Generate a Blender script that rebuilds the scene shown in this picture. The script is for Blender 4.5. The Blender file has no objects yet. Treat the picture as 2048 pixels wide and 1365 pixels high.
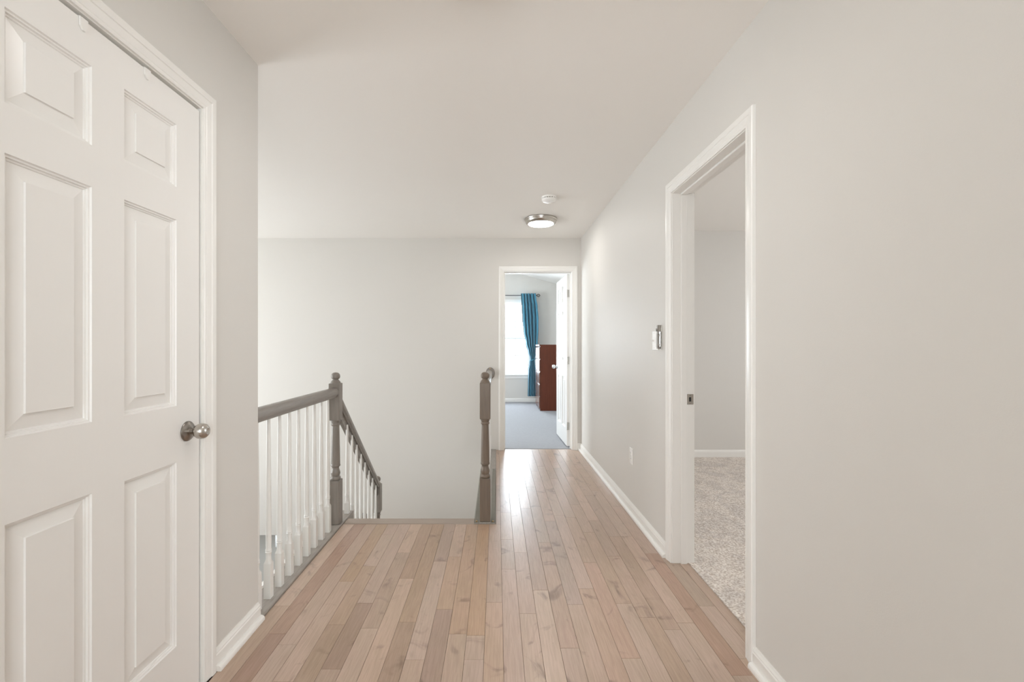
import bpy, bmesh, math, random
from mathutils import Vector, Matrix
random.seed(7)
C = bpy.context.collection
SC = bpy.context.scene
PI = math.pi

# ------------------------------------------------------------------ camera
H = 2.44            # ceiling height
CH = 1.209          # eye height
F = 910.2           # focal length in pixels of the 2048 px frame
VX, VY = 993.0, 690.5
cam_d = bpy.data.cameras.new('camera')
cam_d.sensor_width = 36.0
cam_d.lens = 16.0
cam_d.shift_x = (1024.0 - VX) / 2048.0
cam_d.shift_y = (VY - 682.5) / 2048.0
cam_d.clip_start = 0.05
cam = bpy.data.objects.new('camera', cam_d)
C.objects.link(cam)
cam.location = (0, 0, CH)
cam.rotation_euler = (PI / 2, 0, 0)
SC.camera = cam
SC.view_settings.view_transform = 'Standard'
SC.view_settings.look = 'None'
SC.view_settings.gamma = 1.0
SC.view_settings.use_curve_mapping = False
SC.view_settings.exposure = 0.80
SC.cycles.max_bounces = 14
SC.cycles.diffuse_bounces = 8
SC.cycles.transparent_max_bounces = 12
SC.cycles.caustics_reflective = False
SC.cycles.caustics_refractive = False

# ------------------------------------------------------------------ light
world = bpy.data.worlds.new('sky')
SC.world = world
world.use_nodes = True
wb = world.node_tree.nodes['Background']
wb.inputs['Color'].default_value = (0.90, 0.95, 1.0, 1)
wb.inputs['Strength'].default_value = 3.0

def area(name, loc, direction, sx, sy, power, col):
    l = bpy.data.lights.new(name, 'AREA')
    l.shape = 'RECTANGLE'; l.size = sx; l.size_y = sy
    l.energy = power; l.color = col
    o = bpy.data.objects.new(name, l)
    C.objects.link(o)
    o.location = loc
    o.rotation_euler = Vector(direction).to_track_quat('-Z', 'Y').to_euler()
    return o
# daylight standing just outside the windows of the house; the back one is added fill
area('daylight_far_bedroom', (0.28, 10.05, 1.45), (0, -1, -0.05), 1.3, 1.8, 100, (0.80, 0.90, 1.0))
area('daylight_foyer', (-4.95, 3.4, 0.9), (1, 0, 0.2), 2.3, 2.6, 41, (0.97, 0.985, 1.0))
area('daylight_right_bedroom', (4.95, 2.6, 1.5), (-1, 0, 0.15), 1.8, 1.6, 42, (0.97, 0.97, 1.0))
area('daylight_bedroom_side', (-2.78, 7.0, 1.5), (1, 0, 0.1), 1.6, 1.5, 105, (0.85, 0.93, 1.0))
area('fill_behind_camera', (0.0, -2.05, 1.45), (0, 1, 0.2), 1.7, 1.6, 19, (0.93, 0.97, 1.0))  # soft fill added behind the camera, shining in through an added window

# ------------------------------------------------------------------ materials
def lin(r, g, b):
    f = lambda c: (c / 255 / 12.92) if c / 255 <= 0.04045 else ((c / 255 + 0.055) / 1.055) ** 2.4
    return (f(r), f(g), f(b), 1)

def mat(name, col, rough=0.5, metal=0.0, spec=0.5, noise=None, bump=None, coat=0.0):
    """noise=(scale, amount) tints the colour, bump=(scale, strength, stretch xyz)"""
    m = bpy.data.materials.new(name); m.use_nodes = True
    nt = m.node_tree; b = nt.nodes['Principled BSDF']
    b.inputs['Base Color'].default_value = col
    b.inputs['Roughness'].default_value = rough
    b.inputs['Metallic'].default_value = metal
    b.inputs['Specular IOR Level'].default_value = spec
    b.inputs['Coat Weight'].default_value = coat
    b.inputs['Coat Roughness'].default_value = 0.15
    tc = nt.nodes.new('ShaderNodeTexCoord')
    if noise:
        n = nt.nodes.new('ShaderNodeTexNoise'); n.inputs['Scale'].default_value = noise[0]; n.inputs['Detail'].default_value = 6
        mp = nt.nodes.new('ShaderNodeMapping'); mp.inputs['Scale'].default_value = noise[2] if len(noise) > 2 else (1, 1, 1)
        nt.links.new(tc.outputs['Object'], mp.inputs[0]); nt.links.new(mp.outputs[0], n.inputs['Vector'])
        mx = nt.nodes.new('ShaderNodeMix'); mx.data_type = 'RGBA'
        k = noise[1]
        mx.inputs['A'].default_value = tuple(c * (1 - k) for c in col[:3]) + (1,)
        mx.inputs['B'].default_value = tuple(min(1, c * (1 + k)) for c in col[:3]) + (1,)
        nt.links.new(n.outputs['Fac'], mx.inputs['Factor']); nt.links.new(mx.outputs['Result'], b.inputs['Base Color'])
    if bump:
        n = nt.nodes.new('ShaderNodeTexNoise'); n.inputs['Scale'].default_value = bump[0]; n.inputs['Detail'].default_value = 4
        mp = nt.nodes.new('ShaderNodeMapping'); mp.inputs['Scale'].default_value = bump[2] if len(bump) > 2 else (1, 1, 1)
        nt.links.new(tc.outputs['Object'], mp.inputs[0]); nt.links.new(mp.outputs[0], n.inputs['Vector'])
        bp = nt.nodes.new('ShaderNodeBump'); bp.inputs['Strength'].default_value = bump[1]; bp.inputs['Distance'].default_value = 0.002
        nt.links.new(n.outputs['Fac'], bp.inputs['Height']); nt.links.new(bp.outputs[0], b.inputs['Normal'])
    return m

M_WALL = mat('greige wall paint', (0.655, 0.634, 0.600, 1), 0.55, spec=0.3, noise=(1.3, 0.012), bump=(260, 0.10))
M_CEIL = mat('ceiling paint', (0.86, 0.835, 0.80, 1), 0.75, spec=0.2, noise=(1.1, 0.01), bump=(220, 0.08))
M_TRIM = mat('white trim paint', (0.80, 0.785, 0.755, 1), 0.30, spec=0.5, noise=(3, 0.01))
M_DOOR = mat('white door paint', (0.80, 0.785, 0.76, 1), 0.33, spec=0.5, noise=(2, 0.01), bump=(60, 0.12, (1, 1, 0.08)))
M_WHITEWOOD = mat('white baluster paint', (0.80, 0.79, 0.765, 1), 0.28, spec=0.5, noise=(8, 0.015))
M_GREY = mat('grey stained wood', (0.235, 0.208, 0.184, 1), 0.32, spec=0.5, noise=(26, 0.28, (3, 3, 0.25)), bump=(120, 0.15, (3, 3, 0.2)))
M_GREYTINT = mat('grey wood tinted by light', (0.185, 0.145, 0.112, 1), 0.34, spec=0.4, noise=(26, 0.25, (3, 3, 0.25)), bump=(120, 0.15, (3, 3, 0.2)))  # same grey wood; its brown cast of light is put into the colour
M_GREYRAIL = mat('grey stained rail', (0.235, 0.21, 0.188, 1), 0.26, spec=0.6, noise=(30, 0.22, (4, 0.25, 4)), bump=(120, 0.12, (3, 0.2, 3)))
M_STRIP = mat('weathered grey strip', (0.32, 0.29, 0.26, 1), 0.35, spec=0.5, noise=(24, 0.32, (5, 0.5, 3)))
M_NOSE = mat('nosing wood', (0.37, 0.30, 0.25, 1), 0.32, spec=0.5, noise=(22, 0.12, (0.4, 5, 3)))
M_SUB = mat('dark joint', (0.10, 0.07, 0.055, 1), 0.8, noise=(30, 0.2))
M_NICKEL = mat('brushed nickel', (0.52, 0.49, 0.45, 1), 0.24, metal=1.0, noise=(40, 0.06))
M_DARKNICKEL = mat('aged nickel', (0.30, 0.275, 0.25, 1), 0.28, metal=1.0, noise=(40, 0.1))
M_CHROME = mat('chrome', (0.75, 0.75, 0.75, 1), 0.12, metal=1.0, noise=(40, 0.03))
M_BRASS = mat('brass screw', (0.50, 0.33, 0.14, 1), 0.3, metal=1.0, noise=(40, 0.05))
M_BLACK = mat('black metal', (0.012, 0.011, 0.011, 1), 0.4, noise=(20, 0.1))
M_DARK = mat('dark hollow', (0.03, 0.028, 0.026, 1), 0.8, noise=(20, 0.1))
M_PLATE = mat('white plastic', (0.90, 0.89, 0.87, 1), 0.25, spec=0.5, noise=(10, 0.005))
M_MAHOG = mat('mahogany veneer', (0.100, 0.024, 0.010, 1), 0.42, spec=0.3, noise=(9, 0.35, (6, 6, 0.5)))
M_MAHOGF = mat('mahogany drawer front', (0.13, 0.045, 0.025, 1), 0.2, spec=0.6, noise=(9, 0.3, (6, 0.5, 6)), coat=0.3)
M_TEAL = mat('teal curtain cloth', (0.070, 0.240, 0.340, 1), 0.75, spec=0.25, noise=(14, 0.25, (3, 3, 0.4)), bump=(300, 0.25))
M_TEAL.node_tree.nodes['Principled BSDF'].inputs['Sheen Weight'].default_value = 0.3
M_CARPET2 = mat('pale grey carpet tinted by daylight', (0.36, 0.365, 0.385, 1), 0.95, spec=0.1, noise=(90, 0.16, (0.5, 1.5, 1)), bump=(260, 0.8))  # blue cast of the window daylight is put into the carpet colour
M_TILE = mat('foyer floor', (0.36, 0.34, 0.31, 1), 0.5, noise=(4, 0.08))

def carpet_mat():
    m = mat('beige cut pile carpet', (0.50, 0.42, 0.345, 1), 0.95, spec=0.1)
    nt = m.node_tree; b = nt.nodes['Principled BSDF']; tc = nt.nodes['Texture Coordinate']
    n1 = nt.nodes.new('ShaderNodeTexNoise'); n1.inputs['Scale'].default_value = 105; n1.inputs['Detail'].default_value = 3
    n2 = nt.nodes.new('ShaderNodeTexNoise'); n2.inputs['Scale'].default_value = 5; n2.inputs['Detail'].default_value = 5; n2.inputs['Distortion'].default_value = 1.5
    nt.links.new(tc.outputs['Object'], n1.inputs['Vector']); nt.links.new(tc.outputs['Object'], n2.inputs['Vector'])
    r = nt.nodes.new('ShaderNodeValToRGB')
    r.color_ramp.elements[0].position = 0.36; r.color_ramp.elements[0].color = (0.55, 0.47, 0.41, 1)
    r.color_ramp.elements[1].position = 0.62; r.color_ramp.elements[1].color = (0.90, 0.845, 0.79, 1)
    nt.links.new(n1.outputs['Fac'], r.inputs[0])
    mx = nt.nodes.new('ShaderNodeMix'); mx.data_type = 'RGBA'; mx.blend_type = 'MULTIPLY'; mx.inputs['Factor'].default_value = 1
    r2 = nt.nodes.new('ShaderNodeValToRGB')
    r2.color_ramp.elements[0].position = 0.40; r2.color_ramp.elements[0].color = (0.86, 0.86, 0.87, 1)
    r2.color_ramp.elements[1].position = 0.58; r2.color_ramp.elements[1].color = (1, 1, 1, 1)
    nt.links.new(n2.outputs['Fac'], r2.inputs[0])
    nt.links.new(r.outputs[0], mx.inputs['A']); nt.links.new(r2.outputs[0], mx.inputs['B'])
    nt.links.new(mx.outputs['Result'], b.inputs['Base Color'])
    bp = nt.nodes.new('ShaderNodeBump'); bp.inputs['Strength'].default_value = 0.9; bp.inputs['Distance'].default_value = 0.006
    nt.links.new(n1.outputs['Fac'], bp.inputs['Height']); nt.links.new(bp.outputs[0], b.inputs['Normal'])
    return m
M_CARPET = carpet_mat()

def plank_mat():
    m = bpy.data.materials.new('stained maple plank'); m.use_nodes = True
    nt = m.node_tree; N = nt.nodes; L = nt.links; b = N['Principled BSDF']
    tc = N.new('ShaderNodeTexCoord'); oi = N.new('ShaderNodeObjectInfo')
    cmb = N.new('ShaderNodeCombineXYZ'); mul = N.new('ShaderNodeMath'); mul.operation = 'MULTIPLY'; mul.inputs[1].default_value = 57.0
    L.new(oi.outputs['Random'], mul.inputs[0])
    for i in range(3): L.new(mul.outputs[0], cmb.inputs[i])
    add = N.new('ShaderNodeVectorMath'); add.operation = 'ADD'
    L.new(tc.outputs['Object'], add.inputs[0]); L.new(cmb.outputs[0], add.inputs[1])
    def noise(scale, sc, det, dist=0.0):
        mp = N.new('ShaderNodeMapping'); mp.inputs['Scale'].default_value = sc
        n = N.new('ShaderNodeTexNoise'); n.inputs['Scale'].default_value = scale; n.inputs['Detail'].default_value = det; n.inputs['Distortion'].default_value = dist
        L.new(add.outputs[0], mp.inputs[0]); L.new(mp.outputs[0], n.inputs['Vector']); return n
    grain = noise(26, (6, 0.35, 1), 6, 0.6)
    cloud = noise(3.2, (2.2, 0.8, 1), 4, 0.4)
    stain = noise(5.0, (1.6, 1.3, 1), 6, 1.2)
    def ramp(src, a, b_, ca, cb):
        r = N.new('ShaderNodeValToRGB'); r.color_ramp.interpolation = 'EASE'; e = r.color_ramp.elements
        e[0].position = a; e[0].color = ca; e[1].position = b_; e[1].color = cb
        L.new(src.outputs['Fac'], r.inputs[0]); return r
    def mulc(a, b_):
        x = N.new('ShaderNodeMix'); x.data_type = 'RGBA'; x.blend_type = 'MULTIPLY'; x.inputs['Factor'].default_value = 1
        L.new(a, x.inputs['A']); L.new(b_, x.inputs['B']); return x.outputs['Result']
    base = ramp(cloud, 0.35, 0.68, (0.462, 0.350, 0.272, 1), (0.500, 0.372, 0.300, 1))
    g = ramp(grain, 0.3, 0.7, (0.90, 0.885, 0.87, 1), (1.05, 1.05, 1.05, 1))
    s = ramp(stain, 0.24, 0.42, (0.60, 0.575, 0.57, 1), (1, 1, 1, 1))
    c = mulc(mulc(base.outputs[0], g.outputs[0]), s.outputs[0])
    c = mulc(c, oi.outputs['Color'])
    L.new(c, b.inputs['Base Color'])
    b.inputs['Roughness'].default_value = 0.27
    b.inputs['Specular IOR Level'].default_value = 0.52
    b.inputs['Roughness'].default_value = 0.29
    bp = N.new('ShaderNodeBump'); bp.inputs['Strength'].default_value = 0.05; bp.inputs['Distance'].default_value = 0.001
    L.new(grain.outputs['Fac'], bp.inputs['Height']); L.new(bp.outputs[0], b.inputs['Normal'])
    return m
M_PLANK = plank_mat()

def glass_mat(name, tint, gloss):
    m = bpy.data.materials.new(name); m.use_nodes = True
    nt = m.node_tree; nt.nodes.clear()
    o = nt.nodes.new('ShaderNodeOutputMaterial'); t = nt.nodes.new('ShaderNodeBsdfTransparent'); g = nt.nodes.new('ShaderNodeBsdfGlossy')
    t.inputs[0].default_value = tint; g.inputs['Roughness'].default_value = 0.06
    lw = nt.nodes.new('ShaderNodeLayerWeight'); lw.inputs['Blend'].default_value = 0.5
    pw = nt.nodes.new('ShaderNodeMath'); pw.operation = 'POWER'; pw.inputs[1].default_value = 4.0
    nt.links.new(lw.outputs['Facing'], pw.inputs[0])
    f = nt.nodes.new('ShaderNodeMath'); f.operation = 'MULTIPLY_ADD'; f.inputs[1].default_value = gloss - 1.0; f.inputs[2].default_value = 0.04
    nt.links.new(pw.outputs[0], f.inputs[0])
    mx = nt.nodes.new('ShaderNodeMixShader')
    nt.links.new(f.outputs[0], mx.inputs[0]); nt.links.new(t.outputs[0], mx.inputs[1]); nt.links.new(g.outputs[0], mx.inputs[2]); nt.links.new(mx.outputs[0], o.inputs[0])
    return m
M_GLASS = glass_mat('window glass', (0.97, 0.98, 0.98, 1), 1.35)
M_CLEAR = glass_mat('clear plastic', (0.86, 0.86, 0.84, 1), 1.5)

def emit_mat(name, col, strength):
    m = bpy.data.materials.new(name); m.use_nodes = True
    b = m.node_tree.nodes['Principled BSDF']
    b.inputs['Base Color'].default_value = (0.85, 0.84, 0.82, 1); b.inputs['Roughness'].default_value = 0.4
    b.inputs['Emission Color'].default_value = col; b.inputs['Emission Strength'].default_value = strength
    return m
M_LAMP = emit_mat('lit lamp diffuser', (1.0, 0.975, 0.945, 1), 22.0)

# ------------------------------------------------------------------ helpers
def link(name, me, m, parent=None):
    if m is not None and not me.materials: me.materials.append(m)
    o = bpy.data.objects.new(name, me); C.objects.link(o)
    if parent is not None: o.parent = parent
    return o
def obj(name, bm, m, parent=None, smooth=None):
    bmesh.ops.recalc_face_normals(bm, faces=bm.faces[:])
    me = bpy.data.meshes.new(name); bm.to_mesh(me); bm.free()
    if smooth is not None:
        me.shade_smooth()
        try: me.set_sharp_from_angle(angle=math.radians(smooth))
        except Exception: pass
    return link(name, me, m, parent)
def empty(name, loc=(0, 0, 0), rz=0.0):
    o = bpy.data.objects.new(name, None); C.objects.link(o)
    o.location = loc; o.rotation_euler = (0, 0, rz); o.empty_display_size = 0.1
    return o
def tag(o, label, cat=None, group=None, kind=None):
    o['label'] = label
    if cat: o['category'] = cat
    if group: o['group'] = group
    if kind: o['kind'] = kind
    return o
def box(bm, x0, y0, z0, x1, y1, z1, ch=0.0):
    """box with optional chamfer on all edges"""
    vs = bmesh.ops.create_cube(bm, size=1.0)['verts']
    for v in vs:
        v.co = Vector(((x0 + x1) / 2 + v.co.x * (x1 - x0), (y0 + y1) / 2 + v.co.y * (y1 - y0), (z0 + z1) / 2 + v.co.z * (z1 - z0)))
    if ch > 0:
        es = list({e for v in vs for e in v.link_edges})
        bmesh.ops.bevel(bm, geom=es, offset=ch, segments=2, affect='EDGES', profile=0.5)
    return bm
def B(): return bmesh.new()
def boxo(name, dims, m, parent=None, ch=0.0):
    return obj(name, box(B(), *dims, ch), m, parent)
def lathe(bm, prof, origin=(0, 0, 0), axis='Z', n=24, flip=1):
    """prof: (radius, height) list; closed at both ends"""
    rings = []
    for r, h in prof:
        ring = []
        for i in range(n):
            a = 2 * PI * i / n
            u, v = r * math.cos(a), r * math.sin(a); h2 = h * flip
            p = {'Z': (u, v, h2), 'X': (h2, u, v), 'Y': (u, h2, v)}[axis]
            ring.append(bm.verts.new((origin[0] + p[0], origin[1] + p[1], origin[2] + p[2])))
        rings.append(ring)
    for a, b in zip(rings, rings[1:]):
        for i in range(n):
            bm.faces.new((a[i], a[(i + 1) % n], b[(i + 1) % n], b[i]))
    bm.faces.new(rings[0]); bm.faces.new(rings[-1])
    return bm
def sweep(bm, prof, p0, p1, ao, ah, m0=0.0, m1=0.0):
    """closed profile of (o,h) pushed from p0 to p1; ends sheared by m*o along the run (mitres)"""
    p0, p1, ao, ah = Vector(p0), Vector(p1), Vector(ao), Vector(ah)
    d = (p1 - p0).normalized()
    A = [bm.verts.new(p0 + ao * o + ah * h + d * (m0 * o)) for o, h in prof]
    Z = [bm.verts.new(p1 + ao * o + ah * h + d * (m1 * o)) for o, h in prof]
    n = len(prof)
    for i in range(n):
        bm.faces.new((A[i], A[(i + 1) % n], Z[(i + 1) % n], Z[i]))
    bm.faces.new(A); bm.faces.new(Z)
    return bm
def solid(xs, ys, zs, full):
    """one welded solid from a grid of cells; full(i,j,k) says whether the cell is filled"""
    bm = B(); V = {}
    def v(i, j, k):
        if (i, j, k) not in V: V[(i, j, k)] = bm.verts.new((xs[i], ys[j], zs[k]))
        return V[(i, j, k)]
    nx, ny, nz = len(xs) - 1, len(ys) - 1, len(zs) - 1
    f = lambda i, j, k: 0 <= i < nx and 0 <= j < ny and 0 <= k < nz and full(i, j, k)
    for i in range(nx):
        for j in range(ny):
            for k in range(nz):
                if not f(i, j, k): continue
                if not f(i - 1, j, k): bm.faces.new((v(i, j, k), v(i, j, k + 1), v(i, j + 1, k + 1), v(i, j + 1, k)))
                if not f(i + 1, j, k): bm.faces.new((v(i + 1, j, k), v(i + 1, j + 1, k), v(i + 1, j + 1, k + 1), v(i + 1, j, k + 1)))
                if not f(i, j - 1, k): bm.faces.new((v(i, j, k), v(i + 1, j, k), v(i + 1, j, k + 1), v(i, j, k + 1)))
                if not f(i, j + 1, k): bm.faces.new((v(i, j + 1, k), v(i, j + 1, k + 1), v(i + 1, j + 1, k + 1), v(i + 1, j + 1, k)))
                if not f(i, j, k - 1): bm.faces.new((v(i, j, k), v(i, j + 1, k), v(i + 1, j + 1, k), v(i + 1, j, k)))
                if not f(i, j, k + 1): bm.faces.new((v(i, j, k + 1), v(i + 1, j, k + 1), v(i + 1, j + 1, k + 1), v(i, j + 1, k + 1)))
    return bm
def structure(name, bm, m, label, parent=None):
    o = obj(name, bm, m, parent)
    return tag(o, label, kind='structure')

# ------------------------------------------------------------------ main measures
XR = 0.9725                 # right wall face
XL = -1.050                 # closet wall face
YE = 2.003                  # end of the closet wall
YW = 5.237                  # far wall face
WT = 0.117
YW2 = YW + WT
XR2 = XR + WT
YB = 9.64                   # back wall of the far bedroom
XB = 1.285                  # right wall of the far bedroom
LOW = -2.72                 # foyer floor
# openings
D2a, D2b, D2h = 1.770, 2.518, 2.048       # doorway in the right wall
D3a, D3b, D3h = 0.090, 0.866, 2.052       # doorway in the far wall
D1a, D1b, D1h = 0.858, 1.620, 2.050       # closet door

# ------------------------------------------------------------------ walls
J = 0.018
structure('wall_far',
    solid([-4.9, -3.4, -2.50, D3a - J, D3b + J, XB], [YW, YW2], [LOW, -0.98, -0.2, D3h + J, 3.75],
          lambda i, j, k: not ((i == 3 and k == 2) or (i == 1 and k == 0))), M_WALL,
    'pale greige wall at the end of the hall, around the open bedroom doorway')
structure('wall_right',
    solid([XR, XR2], [-1.9, D2a - J, D2b + J, YW], [-0.2, -0.0126, D2h + J, H],
          lambda i, j, k: not (j == 1 and k == 1)), M_WALL,
    'long greige wall beside the hall with the cased opening')
structure('wall_left',
    solid([XL - WT, XL], [-1.9, D1a - J, D1b + J, YE], [-0.2, 0.0, D1h + J, H],
          lambda i, j, k: not (j == 1 and k == 1)), M_WALL,
    'greige closet wall beside the six-panel door, ending at the railing')
structure('wall_closet_return',
    solid([-4.9, XL - WT], [YE - WT, YE], [LOW, H], lambda i, j, k: True), M_WALL,
    'greige wall behind the closet that faces the open stairwell')
structure('wall_closet_inside',
    solid([-1.95, -1.90], [-0.4, YE - WT], [0, H], lambda i, j, k: True), M_WALL,
    'wall at the back of the closet')
structure('wall_back',
    solid([-1.95, -0.85, 0.85, XR2], [-1.9 - WT, -1.9], [-0.2, 0.65, 2.25, H],
          lambda i, j, k: not (i == 1 and k == 1)), M_WALL,
    'greige wall at the near end of the hall with an added window')
structure('wall_foyer',
    solid([-4.9 - WT, -4.9], [YE - WT, 2.3, 4.5, YW2], [LOW, -0.4, 2.2, H],
          lambda i, j, k: not (j == 1 and k == 1)), M_WALL,
    'greige foyer wall with a tall window over the stairwell')
structure('wall_stairs_side',
    solid([-0.16, -0.02], [3.16, YW], [LOW, -0.05], lambda i, j, k: True), M_WALL,
    'wall under the hall floor beside the stairs')
structure('wall_under_hall',
    solid([-1.17, -0.16], [3.02, 3.06], [LOW, -0.22], lambda i, j, k: True), M_WALL,
    'wall under the top step')
structure('ceiling',
    solid([-4.9, XR], [-1.9, YW], [H, H + 0.12], lambda i, j, k: True), M_CEIL,
    'smooth warm white ceiling over the hall and stairwell')
# right bedroom
YR2 = 4.895
structure('wall_bedroom_back',
    solid([XR2, 4.75], [YR2, YR2 + 0.1], [-0.05, H], lambda i, j, k: True), M_WALL,
    'shaded greige wall seen through the doorway in the right wall')
structure('wall_bedroom_near',
    solid([XR2, 4.75], [0.1, 0.2], [-0.05, H], lambda i, j, k: True), M_WALL,
    'near wall of the side bedroom')
structure('wall_bedroom_side',
    solid([4.75, 4.87], [0.1, 1.8, 3.4, YR2 + 0.1], [-0.05, 0.75, 2.2, H],
          lambda i, j, k: not (j == 1 and k == 1)), M_WALL,
    'side bedroom wall with the window opening')
structure('ceiling_bedroom_right',
    solid([XR2, 4.75], [0.2, YR2], [H, H + 0.1], lambda i, j, k: True), M_CEIL,
    'ceiling of the side bedroom seen through the doorway')
structure('floor_bedroom_right',
    solid([1.064, XR2, 4.75], [0.2, D2a - J, D2b + J, YR2], [-0.06, 0.004], lambda i, j, k: i == 1 or j == 1), M_CARPET,
    'speckled beige cut-pile carpet beyond the doorway in the right wall')
# far bedroom
WX0, WX1, WZ0, WZ1 = -0.10, 0.68, 0.585, 2.115
structure('wall_bedroom_far',
    solid([-2.6, WX0, WX1, XB], [YB, YB + 0.14], [-0.05, WZ0, WZ1, 4.0],
          lambda i, j, k: not (i == 1 and k == 1)), M_WALL,
    'bright wall around the bedroom window behind the teal curtain')
structure('wall_bedroom_far_right',
    solid([XB, XB + 0.1], [YW2, YB + 0.14], [-0.05, 3.0], lambda i, j, k: True), M_WALL,
    'far bedroom wall behind the tall chest of drawers')
structure('wall_bedroom_far_left',
    solid([-2.7, -2.6], [YW2, 6.3, 7.7, YB + 0.14], [-0.05, 0.75, 2.15, 4.0], lambda i, j, k: not (j == 1 and k == 1)), M_WALL,
    'far bedroom wall on the window side')
bm = B()
sweep(bm, [(0, 0), (0, 0.1), (-3.9, 1.153), (-3.9, 1.053)], (XB, YW2, 2.50), (XB, YB, 2.50), (1, 0, 0), (0, 0, 1))
structure('ceiling_bedroom_far', bm, M_CEIL, 'sloping vaulted ceiling of the far bedroom')
structure('floor_bedroom_far',
    solid([-2.6, D3a, D3b, XB], [YW + 0.045, YW2, YB], [-0.06, 0.004], lambda i, j, k: j == 1 or i == 1), M_CARPET2,
    'pale grey carpet, tinted blue for the daylight, beyond the far doorway')
structure('ceiling_vestibule', solid([-3.45, -2.45], [YW2, YW2 + 0.3], [-0.90, -0.80], lambda i, j, k: True), M_CEIL, 'ceiling of the lower vestibule')
structure('floor_vestibule', solid([-3.45, -2.45], [YW, YW2 + 0.3], [LOW - 0.1, LOW], lambda i, j, k: True), M_TILE, 'floor of the lower vestibule')
structure('floor_foyer', solid([-4.9, -1.2, -0.16], [YE, YW], [LOW - 0.1, LOW], lambda i, j, k: True), M_TILE,
    'foyer floor below the stairs')

# ------------------------------------------------------------------ mouldings
CAS = [(0.0, 0.0), (0.0, 0.007), (0.004, 0.009), (0.008, 0.009), (0.010, 0.0075), (0.013, 0.0095), (0.034, 0.0125),
       (0.036, 0.0150), (0.044, 0.0160), (0.056, 0.0160), (0.060, 0.0130), (0.060, 0.0)]
def casing(parent, T, a, b, h, z0=0.0, prof=CAS):
    """T(u,z) -> point on the wall face; n = wall normal; casing round the opening a..b, up to h"""
    tp, au, n = T
    for s, x in ((-1, a), (1, b)):
        bm = B(); sweep(bm, prof, tp(x, z0), tp(x, h), Vector(au) * s, n, 0, 1); obj('casing_side', bm, M_TRIM, parent)
    bm = B()
    pr = prof
    p0, p1 = Vector(tp(a, h)), Vector(tp(b, h))
    sweep(bm, pr, p0, p1, (0, 0, 1), n, -1, 1); obj('casing_head', bm, M_TRIM, parent)
BASE = [(0, 0), (0.013, 0), (0.013, 0.055), (0.010, 0.060), (0.0105, 0.064), (0.006, 0.071), (0.003, 0.078), (0, 0.078)]
SHOE = [(0.0132, 0), (0.031, 0), (0.031, 0.008), (0.029, 0.014), (0.024, 0.019), (0.018, 0.0215), (0.0132, 0.0215)]
def baseboard(name, p0, p1, out, label, shoe=True, m0=0.0, m1=0.0):
    bm = B(); sweep(bm, BASE, p0, p1, out, (0, 0, 1), m0, m1)
    o = obj(name, bm, M_TRIM); tag(o, label, kind='structure')
    if shoe:
        bm = B(); sweep(bm, SHOE, p0, p1, out, (0, 0, 1), m0, m1); obj('shoe_moulding', bm, M_TRIM, o)
    return o
R_ = 0.004
baseboard('baseboard_left', (XL, D1b + R_ + 0.06, 0), (XL, YE, 0), (1, 0, 0), 'white baseboard at the foot of the closet wall, ending by the railing')
baseboard('baseboard_left_near', (XL, -1.9, 0), (XL, D1a - R_ - 0.06, 0), (1, 0, 0), 'white baseboard behind the closet door casing')
baseboard('baseboard_right', (XR, D2b + R_ + 0.06, 0), (XR, YW, 0), (-1, 0, 0), 'long white baseboard running to the far doorway', m1=-1)
baseboard('baseboard_right_near', (XR, -1.9, 0), (XR, D2a - R_ - 0.06, 0), (-1, 0, 0), 'white baseboard at the near side of the right doorway')
baseboard('baseboard_far', (XR, YW, 0), (D3b + R_ + 0.06, YW, 0), (0, -1, 0), 'short white baseboard stub between the far casing and the corner', m0=1)
baseboard('baseboard_bedroom_back', (XR2, YR2, 0.004), (4.75, YR2, 0.004), (0, -1, 0), 'white baseboard on the side bedroom wall', shoe=False)
baseboard('baseboard_bedroom_far', (-2.6, YB, 0.004), (XB, YB, 0.004), (0, -1, 0), 'white baseboard under the far bedroom window', shoe=False)
baseboard('baseboard_bedroom_far_right', (XB, YW2, 0.004), (XB, YB - 0.014, 0.004), (-1, 0, 0), 'white baseboard behind the chest of drawers', shoe=False)

# ------------------------------------------------------------------ doors
def door_leaf(parent, w, h, t, rows, stile, mull, mat_):
    """six-panel leaf in local coords: x 0..w, y 0..t, z 0..h"""
    pw = (w - 2 * stile - mull) / 2
    xs = [0, stile, stile + pw, stile + pw + mull, w - stile, w]
    zs = [0] + [z for r in rows for z in r] + [h]
    leaf = obj('leaf', solid(xs, [0, t], zs, lambda i, j, k: not (i in (1, 3) and k % 2 == 1)), mat_, parent)
    lp = [(0, 0), (0.002, 0.0045), (0.006, 0.005), (0.0075, 0.0095), (0.011, 0.010), (0.0125, 0.0130), (0.046, 0.0075), (0.0470, 0.0030)]
    for i in (1, 3):
        for k in (1, 3, 5):
            x0, x1, z0, z1 = xs[i], xs[i + 1], zs[k], zs[k + 1]
            bm = B()
            for side in (0, 1):
                prev = None
                for ins, dep in lp:
                    y = dep if side == 0 else t - dep
                    ring = [bm.verts.new(p) for p in ((x0 + ins, y, z0 + ins), (x1 - ins, y, z0 + ins), (x1 - ins, y, z1 - ins), (x0 + ins, y, z1 - ins))]
                    if prev:
                        for q in range(4): bm.faces.new((prev[q], prev[(q + 1) % 4], ring[(q + 1) % 4], ring[q]))
                    prev = ring
                bm.faces.new(prev)
            # normals: mark outward by hand
            me = bpy.data.meshes.new('panel'); 
            for f in bm.faces:
                f.normal_update()
            for f in bm.faces:
                c = f.calc_center_median()
                want = -1 if c.y < t / 2 else 1
                if f.normal.y * want < 0: f.normal_flip()
            bm.to_mesh(me); bm.free()
            link('panel', me, mat_, leaf)
    return leaf
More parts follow.
